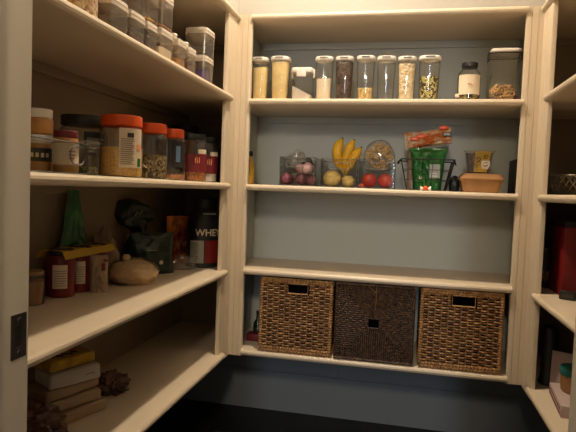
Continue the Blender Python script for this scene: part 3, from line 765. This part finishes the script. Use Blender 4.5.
# ------------------------------------------------------------ left wall unit, top shelf
def popbox(label, x, y, z, wx, wy, h, fill=None, level=.6, knob=False, lidh=.024, group='clear boxes on the top left shelf'):
    t = thing('storage_box', label, 'container', (x, y, z+.0008), 0, group)
    hb = h-lidh
    finish('body', loft(B(), [(0, wx*.45, wy*.45), (.003, wx*.47, wy*.47), (hb, wx*.49, wy*.49)], 7, 36), 'milky', t, angle=30)
    b = loft(B(), [(hb, wx*.5, wy*.5), (hb+lidh*.35, wx*.505, wy*.505), (hb+lidh*.36, wx*.47, wy*.47), (hb+lidh*.5, wx*.47, wy*.47), (hb+lidh*.51, wx*.5, wy*.5), (h-.002, wx*.49, wy*.49), (h, wx*.46, wy*.46)], 7, 36)
    finish('lid', b, 'mlid', t, angle=30)
    if knob:
        finish('knob', loft(B(), [(h, .012, .012), (h+.006, .010, .010), (h+.020, .015, .015), (h+.024, .013, .013)], 2, 16), 'mlid', t)
    if fill: finish('contents', loft(B(), [(.003, wx*.43, wy*.43), (hb*level*.5, wx*.45, wy*.45), (hb*level, wx*.44, wy*.44)], 7, 24), fill, t)
    return t
t = thing('nut_jar', 'large clear jar packed with roasted nuts, nearest on the top left shelf', 'jar', (-.090, -1.145, T1+.0008))
finish('contents', loft(B(), [(.003, .066, .066), (.008, .070, .070), (.20, .070, .070)], 2.6, 36), 'nuts', t)
finish('body', loft(B(), [(0, .068, .068), (.004, .0725, .0725), (.21, .0725, .0725), (.225, .060, .060)], 2.6, 36), 'plastic', t); finish('lid', rnd(.2255, .25, .063, .003), 'white', t)
xs = -.062
popbox('nearest clear box beside the nut jar, dark scraps at the bottom', xs, -1.004, T1, .090, .100, .100, 'brown', .22)
popbox('clear box with dark seeds a third full, second along the top left shelf', xs, -.893, T1, .084, .095, .098, 'beans', .62)
popbox('narrow clear box nearly full of dark seeds, under a stacked box', xs, -.796, T1, .080, .076, .098, 'beans', .72)
popbox('clear box half full of white flour on the top left shelf', xs, -.693, T1, .088, .098, .105, 'flour', .55)
popbox('small knob-topped box with tan contents beside the flour box', xs, -.560, T1, .076, .072, .110, 'peanut', .5, True)
popbox('small knob-topped box with tan contents, farther of the two knobbed boxes', xs, -.455, T1, .074, .070, .108, 'brown', .5, True)
popbox('clear box of purple wrapped sweets near the corner post', xs, -.300, T1, .092, .105, .112, 'violet', .66)
popbox('empty clear box stacked on the box of purple sweets', xs, -.300, T1+.1135, .096, .108, .108)
popbox('clear box stacked above the dark seed box nearest the nut jar', xs, -.893, T1+.100, .086, .096, .105)
popbox('upper clear box stacked over the narrow box of dark seeds', xs, -.794, T1+.100, .082, .084, .112, 'nuts', .12)
popbox('upper clear box stacked over the white flour box', xs, -.693, T1+.107, .088, .092, .112, 'orange_grain', .12)
popbox('upper clear box stacked over the nearest box beside the nut jar', xs, -1.004, T1+.102, .090, .096, .105)

# ------------------------------------------------------------ left wall unit, second shelf
FC = PI*.20
def print_lines(parent, r, a0, a1, z0, z1, n, pw=2, m='greyink', th=.0011, ry=None):
    b = B()
    for i in range(n):
        z = z1 - (z1-z0)*(i+.5)/n; curved(r, a0, a1-(6 if i % 3 == 2 else 0), z-.0011, z+.0011, th, 8, b, pw=pw, ry=ry)
    return finish('print_lines', b, m, parent, smooth=False)
bin_('low clear bin at the near end of the left shelf, holding nut butter jars', 0, .230, 0, .205, .076, T2, 0, (.040, .100, .024, .068, .021))
o = bpy.data.objects['storage_bin.003']; o.location = (-.117, -1.272, T2+.0008); o.rotation_euler = (0, 0, PI/2)
bz = T2+.0046
def spread(label, x, y, z, r, h, rz=FC, mt='peanut', lid='white', lab='black_pl'):
    t = thing('spread_jar', label, 'jar', (x, y, z), rz)
    finish('body', loft(B(), [(0, r*.92, r*.92), (.003, r, r), (h-.024, r, r), (h-.018, r*.9, r*.9)], 2, 32), mt, t)
    finish('lid', rnd(h-.018, h+.004, r*.96, .002), lid, t)
    if lab:
        lb = finish('label', curved(r+.0004, -60, 65, h*.28, h*.66), lab, t)
        b = B(); 
        for k in range(5): curved(r+.0012, -50+k*20, -38+k*20, h*.40, h*.52, .0007, 3, b)
        finish('lettering', b, 'paper', lb)
    return t
spread('lower jar of brown nut butter with a dark label in the near clear bin', -.120, -1.206, bz, .033, .086)
spread('jar of brown nut butter with white lid, stacked on another jar', -.120, -1.206, bz+.0912, .033, .058, lab=None)
t = thing('honey_jar', 'jar with cream label and dark red lid behind the handle of the near clear bin', 'jar', (-.050, -1.197, bz), FC)
finish('body', loft(B(), [(0, .028, .028), (.003, .0305, .0305), (.072, .0305, .0305), (.084, .027, .027)], 2, 32), 'peanut', t); finish('lid', rnd(.0845, .102, .028, .002), 'red_label', t); lb = finish('label', curved(.0308, -75, 70, .018, .070), 'paper', t)
print_lines(lb, .0318, 10, 40, .03, .055, 3, m='red_label')
t = thing('tub_jar', 'big clear jug with wide black lid and a lettered panel', 'jar', (-.262, -.800, T2+.0008), FC)
finish('body', loft(B(), [(0, .070, .070), (.005, .076, .076), (.120, .078, .078), (.148, .072, .072), (.160, .060, .060), (.165, .060, .060)], 2.8, 40), 'glass', t)
finish('lid', rnd(.163, .195, .068, .004, 2, 36), 'black_pl', t)
finish('contents', loft(B(), [(.005, .068, .068), (.03, .071, .071)], 2.8, 30), 'herbs', t)
lb = finish('label', curved(.0785, 0, 48, .065, .140, pw=2.8), 'black_pl', t); b = B()
for z in (.075, .088, .101, .114): curved(.0795, 6, 42, z, z+.007, .0005, 6, b, pw=2.8)
finish('print_lines', b, 'greybag', lb)
t = thing('herb_jar', 'small clear glass jar with dried herbs in front of the black lidded jug', 'jar', (-.062, -1.080, T2+.0008), FC)
finish('body', loft(B(), [(0, .024, .024), (.003, .027, .027), (.070, .0275, .0275), (.076, .024, .024)], 2, 28), 'glass', t); finish('lid', rnd(.077, .092, .0275, .002), 'milky', t); finish('contents', loft(B(), [(.003, .022, .022), (.006, .0245, .0245), (.022, .0245, .0245)], 2, 24), 'herbs', t)
def orange(label, x, y, r, h, fill, lv, pw=2.4, rz=FC):
    t = thing('spice_jar', label, 'jar', (x, y, T2+.0008), rz, 'orange-lidded jars on the left shelf')
    hb = h-.034
    finish('body', loft(B(), [(0, r*.93, r*.93), (.004, r, r), (hb-.03, r, r), (hb-.012, r*.95, r*.95), (hb, r*.82, r*.82)], pw, 40), 'plastic', t)
    finish('lid', rnd(hb, h, r*.95, .004, 2, 40), 'orange_lid', t)
    if fill: finish('contents', loft(B(), [(.004, r*.90, r*.90), (.008, r*.95, r*.95), (hb*lv, r*.95, r*.95)], pw, 30), fill, t)
    return t
t = orange('largest orange-lidded jar, with a white text label over golden powder', -.105, -.832, .067, .192, 'golden', .58)
lb = finish('label', curved(.0678, -12, 48, .030, .150, pw=2.4), 'paper', t); print_lines(lb, .0690, -8, 26, .038, .12, 13, 2.4)
b = B(); curved(.0690, 8, 24, .122, .136, .0009, 6, b, pw=2.4); finish('printed_logo', b, 'ink', lb)
b = B(); curved(.0690, 33, 44, .085, .103, .0009, 4, b, pw=2.4); finish('printed_flower', b, 'peach', lb); b = B(); curved(.0690, 36, 44, .034, .06, .0009, 4, b, pw=2.4); finish('printed_leaf', b, 'green_foil', lb)
t = orange('middle orange-lidded jar, half full of dark brown granules', -.105, -.628, .057, .193, 'seeds', .52)
b = B(); tube(b, [(-.05+.006*i, -.0565, .055-.004*i+.004*(i % 2)) for i in range(6)], .0016, 5); finish('worn_sticker', b, 'paper', t)
t = orange('smallest orange-lidded jar, square, with orange lentils low inside', -.105, -.440, .043, .196, 'orange_grain', .14, 5)
lb = finish('label', curved(.0435, -20, 40, .05, .15, pw=5), 'dark_box', t); b = B(); curved(.0445, 2, 22, .07, .13, .0009, 4, b, pw=5); finish('blue_patch', b, 'blue_print', lb)
for lab, x, y, f, lv in (('dark red labelled jar with black lid, nearer of two, orange grain showing below', -.110, -.220, 'orange_grain', .18), ('dark red labelled jar with black lid, farther of two, pale contents below', -.110, -.075, 'white_flour', .16)):
    t = thing('mix_jar', lab, 'jar', (x, y, T2+.0008), FC, 'red-labelled jars by the corner post')
    finish('body', loft(B(), [(0, .046, .046), (.004, .050, .050), (.165, .050, .050), (.175, .043, .043)], 4, 36), 'plastic', t); finish('lid', rnd(.1755, .200, .046, .003, 4, 36), 'black_pl', t)
    finish('contents', loft(B(), [(.004, .045, .045), (.178*lv+.01, .046, .046)], 4, 24), f, t)
    lb = finish('label', curved(.0504, -60, 60, .040, .115, pw=4), 'red_label', t)
    text('fil', .036, 'peach', lb, (.004, -.0525, .088), (PI/2, 0, 0), 'lettering')
    b = B(); curved(.0504, 8, 45, .117, .135, .001, 5, b, pw=4); finish('white_strip', b, 'paper', t)
t = thing('tea_tin', 'brown round tin with a dark lid far back in the left corner', 'tin', (-.300, .130, T2+.0008), FC)
finish('body', rnd(0, .245, .062, .004, 2, 32), 'brown', t); finish('lid', rnd(.2455, .275, .064, .004, 2, 32), 'dark_box', t); finish('label', curved(.0625, -50, 50, .13, .22), 'kraft', t)
t = thing('bottle', 'tall dark bottle by the corner post beyond the red-labelled jars', 'bottle', (-.085, .090, T2+.0008)); finish('body', loft(B(), [(0, .026, .026), (.003, .029, .029), (.15, .029, .029), (.185, .012, .012), (.225, .012, .012)], 2, 24), 'black_pl', t); finish('cap', rnd(.226, .245, .014, .002), 'dark_lid', t)

# ------------------------------------------------------------ left wall unit, third shelf
t = thing('preserve_jar', 'short squat jar of brownish preserve at the near end of the third left shelf', 'jar', (-.310, -.985, T3+.0008), FC)
finish('body', loft(B(), [(0, .036, .036), (.003, .042, .042), (.075, .043, .043), (.088, .037, .037)], 2.6, 32), 'glass', t); finish('contents', loft(B(), [(.003, .036, .036), (.07, .039, .039)], 2.6, 28), 'kraft', t); finish('lid', rnd(.0885, .1, .039, .002), 'kraft_in', t)
cans = [(-.302, -.846), (-.300, -.750), (-.300, -.654)]
lbl = ['red jar with a white nutrition label, nearest of three under the yellow carton', 'red jar in the middle of three under the yellow carton', 'red jar farthest of three under the yellow carton']
for (x, y), l in zip(cans, lbl):
    t = thing('sauce_jar', l, 'jar', (x, y, T3+.0008), FC+.1, 'red jars held by the yellow carton')
    finish('body', loft(B(), [(0, .040, .040), (.004, .0455, .0455), (.122, .0455, .0455), (.134, .040, .040)], 2, 36), 'red_can', t); finish('lid', rnd(.1345, .150, .038, .002), 'black_pl', t)
    lb = finish('label', curved(.0459, -38, 18, .030, .105), 'paper', t); print_lines(lb, .0470, -33, 13, .035, .09, 7, 2)
t = thing('carton_sleeve', 'yellow cardboard sleeve with round holes over the red jars', 'carton', (-.301, -.750, T3+.1385))
b = B()
NX, NY = 10, 40; g = {}
for j in range(NY+1):
    for i in range(NX+1):
        u, v = -1+2*i/NX, -1+2*j/NY; x, y = u*.052, v*.150; edge = max(abs(u)-.78, 0)/.22
        g[i, j] = (x, y, .014 - edge*.026*(1 if abs(u) > .78 else 0) + .001*nz(x*30, y*30, 1, 1))
def hole_at(i, j):
    x = (-1+2*(i+.5)/NX)*.052; y = (-1+2*(j+.5)/NY)*.150
    return any(math.hypot(x, y-c) < .0395 for c in (-.096, 0, .096))
V = {k: b.verts.new(p) for k, p in g.items()}
for j in range(NY):
    for i in range(NX):
        if not hole_at(i, j): b.faces.new((V[i, j], V[i+1, j], V[i+1, j+1], V[i, j+1]))
for v in [v for v in b.verts if not v.link_faces]: b.verts.remove(v)
bmesh.ops.solidify(b, geom=b.faces[:], thickness=.0012)
finish('card', b, 'carton_y', t)
t = thing('paper_bag', 'small cream paper bag with red marks leaning beside the red jars', 'bag', (-.222, -.750, T3+.0008), .60)
g = finish('bag_paper', bag(.058, .125, .028, 3, .3, .8, .2), 'tan', t); b = B(); box(b, .006, .018, -.017, -.014, .075, .10, .001, 1); box(b, .012, .026, -.015, -.012, .104, .114, .001, 1); finish('red_print', b, 'red_label', g)
t = thing('flatbread_bag', 'clear bag of round flatbread with a knotted neck, lying on the third left shelf', 'bread', (-.205, -.545, T3+.0008), FC-.1)
b = blob(.090, .076, .050, .10, 2.4, 6, 4); finish('bread', b, 'bread', t)
b = blob(.093, .079, .054, .16, 3.2, 6, 4); f = finish('bag_film', b, 'film', t)
finish('knot', loft(B(), [(0, .030, .024), (.016, .011, .011), (.030, .016, .014), (.040, .010, .010)], 2, 16), 'bread', f).location = (-.026, .0, .066)
t = thing('plastic_bag', 'crumpled clear bag standing behind the flatbread', 'bag', (-.350, -.510, T3+.0008), FC)
finish('film', blob(.050, .036, .108, .30, 2.6, 8, 4), 'bagfilm', t)
t = thing('foil_bag', 'tall crumpled green bag with a narrow top behind the red jars', 'bag', (-.365, -.685, T3+.0008), PI*.5)
b = bag(.165, .340, .026, 9, .5, .8, .35, flare=-.1, nx=30, nz_=40)
for v in b.verts:
    q = v.co.z/.340; v.co.x *= 1 - .62*max(0, (q-.50)/.5)**.8 + .12*nz(0, q*9, 2, 1)
    v.co.y += .006*nz(v.co.x*30, v.co.z*22, 3, 1)*(q > .02); v.co.x += .008*nz(v.co.x*14, v.co.z*26, 8, 1)*(q > .02)
finish('bag_film', b, 'green_foil', t)
t = thing('snack_bag', 'dark green bag pinched at the waist with a flared crumpled top', 'bag', (-.335, -.270, T3+.0008), FC+.05)
b = loft(B(), [(0, .05, .030), (.01, .058, .034), (.08, .056, .034), (.145, .040, .026), (.170, .034, .022), (.20, .060, .030, -.012, 0), (.235, .098, .032, -.02, 0), (.262, .100, .026, -.024, 0), (.285, .078, .016, -.034, 0), (.30, .040, .008, -.040, 0)], 2.2, 48)
bmesh.ops.subdivide_edges(b, edges=[e for e in b.edges if abs(e.verts[0].co.z-e.verts[1].co.z) > .008], cuts=2)
for v in b.verts:
    if v.co.z > .003: n = nz(v.co.x*3, v.co.y*3, v.co.z*3, 8); v.co.y += .020*n; v.co.x += .012*nz(v.co.z, v.co.x, 3, 22); v.co.z += .015*n*(v.co.z > .19)
finish('bag_film', b, 'dgreen', t)
b = B(); tube(b, [(-.02, -.036, .236), (-.012, -.040, .252), (0, -.038, .244), (.010, -.04, .262)], .003, 5); finish('silver_mark', b, 'greybag', t)
t = thing('coffee_bag', 'plain dark green pouch with a small round white mark, in front of the flared bag', 'bag', (-.235, -.330, T3+.0008), FC+.1)
g = finish('bag_film', bag(.185, .172, .050, 21, .3, .85, .15), 'dgreen', t)
b = rnd(0, .002, .0085, .0008, n=20); bmesh.ops.transform(b, matrix=Matrix.Translation((.030, -.030, .050)) @ Matrix.Rotation(PI/2, 4, 'X'), verts=b.verts); o = finish('round_mark', b, 'paper', g)
b = B(); box(b, -.03, .012, -.032, -.029, .098, .101); finish('print_line', b, 'greybag', g)
t = thing('candy_bag', 'bright orange sweet bag with a dark crumpled top', 'bag', (-.258, .030, T3+.0008), FC+.1)
g = finish('bag_film', bag(.160, .225, .070, 14, .35, .85, .4), 'orange_bag', t)
finish('yellow_patch', blob(.020, .006, .022, .3, 3, 5, 3), 'carton_y', g).location = (.052, -.022, .155)
t = thing('protein_tub', 'black and red tub lettered WHEY beside the corner post', 'tub', (-.125, -.030, T3+.0008), PI*.20)
finish('body', loft(B(), [(0, .068, .060), (.005, .074, .066), (.20, .076, .068), (.245, .068, .062), (.270, .050, .048)], 2.3, 40), 'black_pl', t)
finish('lid', rnd(.270, .318, .054, .004, 2, 36), 'black_pl', t)
lb = finish('red_band', curved(.0765, -8, 85, .022, .125, pw=2.3, ry=.069), 'red_box', t); b = B(); curved(.0765, -62, -12, .022, .125, .001, 10, b, pw=2.3, ry=.069); l2 = finish('white_panel', b, 'greybag', t)
print_lines(l2, .0777, -58, -30, .03, .115, 9, 2.3, 'black_pl', .0011, .0702)
tx = text('WHEY', .043, 'paper', t, (.004, -.0745, .160), (PI/2, 0, 0), 'lettering', .0006, .0008)
for v in tx.data.vertices:
    a = v.co.x/.074; e = v.co.y+.0745; v.co.x = .076*math.sin(a)*1.0; v.co.y = -.0695*math.cos(a)**.9 + e - .0015
b = B(); curved(.067, -20, 30, .243, .250, .003, 6, b, pw=2.3); finish('neck_mark', b, 'greybag', t)
t = thing('plastic_bag', 'small crumpled clear bag at the foot of the orange sweet bag', 'bag', (-.165, -.165, T3+.0008), FC); finish('film', blob(.050, .026, .035, .4, 3, 17, 4), 'film', t)

# ------------------------------------------------------------ left wall unit, lowest shelf
z = T4+.0008
st = [('tan_pack', 'tan paper pack at the very bottom of the stack on the lowest left shelf', .215, .120, .036, 'tan', .10, .010, -.005),
      ('paper_pack', 'flat tan paper pack second from the bottom of the stack', .205, .115, .036, 'tan', .0, -.006, .0),
      ('paper_pack', 'pale paper pack in the middle of the stack, below the white one', .200, .115, .036, 'tan', .12, -.014, .005),
      ('white_pack', 'square-ended white paper pack near the top of the stack', .170, .110, .050, 'whitepack', -.05, .004, .008),
      ('snack_pack', 'yellow glossy packet with dark lettering on top of the paper packs', .165, .105, .036, 'yellow_pack', .1, -.01, .005)]
for n, l, w_, d_, h_, m, rz, dx, dy in st:
    t = thing(n, l, 'packet', (-.262+dx, -.870+dy, z), 1.12+rz)
    b = B(); box(b, -w_/2, w_/2, -d_/2, d_/2, 0, h_, .008, 3)
    bmesh.ops.subdivide_edges(b, edges=[e for e in b.edges if e.calc_length() > .03], cuts=5, use_grid_fill=True)
    for v in b.verts:
        if v.co.z > .004: v.co.z += -.0035*abs(nz(v.co.x*25, v.co.y*25, z, 1)); v.co.y += .004*nz(v.co.x*18, z*9, v.co.z*30, 1)
    g = finish('wrapper', b, m, t)
    if m == 'yellow_pack':
        b = B(); tube(b, [(-.05+.012*i, -.015 + .012*math.sin(i*2.3), h_+.0002) for i in range(8)], .004, 5); finish('dark_lettering', b, 'ink', g)
        for k in range(3): finish('orange_spot', blob(.012, .010, .002, .1, 2, k, 2), 'orange_lid', g).location = (.045-.02*k, .018, h_-.001)
    if m == 'whitepack': b = B(); tube(b, [(.03, -d_/2-.001, .022), (.045, -d_/2-.0012, .026), (.06, -d_/2-.001, .024)], .0012, 5); finish('red_mark', b, 'red_label', g)
    z += h_ + .0010
t = thing('crinkled_bag', 'dark brown crinkled foil bag in front of the paper packs', 'bag', (-.228, -1.070, T4+.0008), .5)
finish('bag_film', blob(.085, .052, .060, .45, 3.2, 3, 4), 'brown_foil', t)
t = thing('crinkled_bag', 'dark crinkled net bag behind the right end of the paper packs', 'bag', (-.215, -.665, T4+.0008), .5)
finish('bag_film', blob(.055, .040, .045, .45, 3.4, 12, 4), 'brown_foil', t)

# ------------------------------------------------------------ right wall unit
t = thing('wire_bowl', 'dark woven wire bowl on the second right shelf, cut by the frame', 'bowl', (1.455, -.010, T2+.0008))
b = B(); R0, H = .110, .075
def bp(a, s): rr = .055 + (R0-.055)*math.sin(s*PI/2); return (rr*math.cos(a), rr*math.sin(a), .004 + H*(1-math.cos(s*PI/2)))
for k in range(26):
    for dr in (-1, 1): tube(b, [bp(2*PI*k/26 + dr*s*.7, s) for s in (0, .2, .4, .6, .8, 1)], .0026, 5)
finish('woven_side', b, 'bowlwire', t)
b = B(); tube(b, [bp(2*PI*k/40, 1) for k in range(40)], .0045, 6, True); finish('rim', b, 'bowlwire', t)
b = B(); tube(b, [bp(2*PI*k/40, 0) for k in range(40)], .004, 6, True); finish('foot', b, 'bowlwire', t)
t = thing('storage_box', 'tall dark red box on the third right shelf', 'box', (1.510, -.075, T3+.0008), 0)
b = B(); box(b, -.125, .125, -.09, .09, 0, .268, .003); finish('carton', b, 'red_box', t); b = B(); box(b, -.128, .128, -.093, .093, .2685, .29, .002); finish('lid', b, 'dark_box', t)
for i, (x, y, h, m, l) in enumerate(((1.372, .060, .150, 'dark_box', 'dark canned jar just inside the right unit, in front of the wall'), (1.380, .155, .120, 'violet', 'dark violet jar behind the dark jar in the right unit'))):
    t = thing('dark_jar', l, 'jar', (x, y, T3+.0008)); finish('body', rnd(0, h, .034, .004, 2, 28), m, t); finish('lid', rnd(h+.0005, h+.02, .035, .003, 2, 28), 'black_pl', t); finish('label', curved(.0344, -80, 20, .03, .07), 'brown', t)
t = thing('clip_holder', 'small black gadget near the edge of the third right shelf', 'gadget', (1.394, -.215, T3+.0008), -.4)
b = B(); box(b, -.028, .028, -.018, .018, 0, .030, .004); finish('body', b, 'black_pl', t); b = B(); box(b, -.02, .02, -.0195, -.0185, .010, .022, .0002, 1); finish('window', b, 'steel', t)
t = thing('orange_bottle', 'orange bottle with a dark and white cap at the right edge of the frame', 'bottle', (1.418, -.330, T3+.0008))
finish('body', loft(B(), [(0, .024, .024), (.003, .027, .027), (.050, .027, .027), (.06, .020, .020)], 2, 28), 'orange_cup', t); finish('collar', rnd(.0605, .074, .026, .002), 'white', t); finish('cap', rnd(.0745, .105, .020, .002), 'black_pl', t)
t = thing('hand_mixer', 'black appliance with a shiny base just inside the lowest right shelf', 'appliance', (1.385, -.045, T4+.0008), -.3)
finish('body', loft(B(), [(.014, .030, .040), (.06, .026, .030), (.15, .030, .036), (.21, .034, .05), (.235, .024, .04)], 2.5, 28), 'black_pl', t); finish('base', rnd(0, .0138, .036, .004, 2.2, 28), 'dark_lid', t)
z = T4+.0008
t = thing('board_book', 'pale pink and white box lying on the lowest right shelf', 'box', (1.430, -.290, z), -.10)
b = B(); box(b, -.078, .078, -.125, .125, 0, .042, .002); finish('carton', b, 'pink', t)
b = B(); box(b, -.0795, -.0785, -.11, .11, .008, .014); box(b, -.0795, -.0785, -.11, .11, .024, .030); finish('side_stripe', b, 'red_label', t, smooth=False)
t = thing('food_tub', 'tan tub with a teal lid standing on the pale box', 'tub', (1.436, -.245, z+.0430)); finish('body', loft(B(), [(0, .050, .050), (.004, .054, .054), (.062, .058, .058)], 2, 36), 'kraft', t); finish('lid', rnd(.0625, .090, .062, .005, 2, 36), 'teal', t)
t = thing('white_card', 'pale card leaning up behind the tan tub with the teal lid', 'card', (1.420, -.120, z), -.5)
b = B(); box(b, -.045, .045, -.002, .002, 0, .150, .001); bmesh.ops.transform(b, matrix=Matrix.Rotation(-.1, 4, 'X'), verts=b.verts); mz = min(v.co.z for v in b.verts)
for v in b.verts: v.co.z -= mz
finish('card', b, 'pink', t)
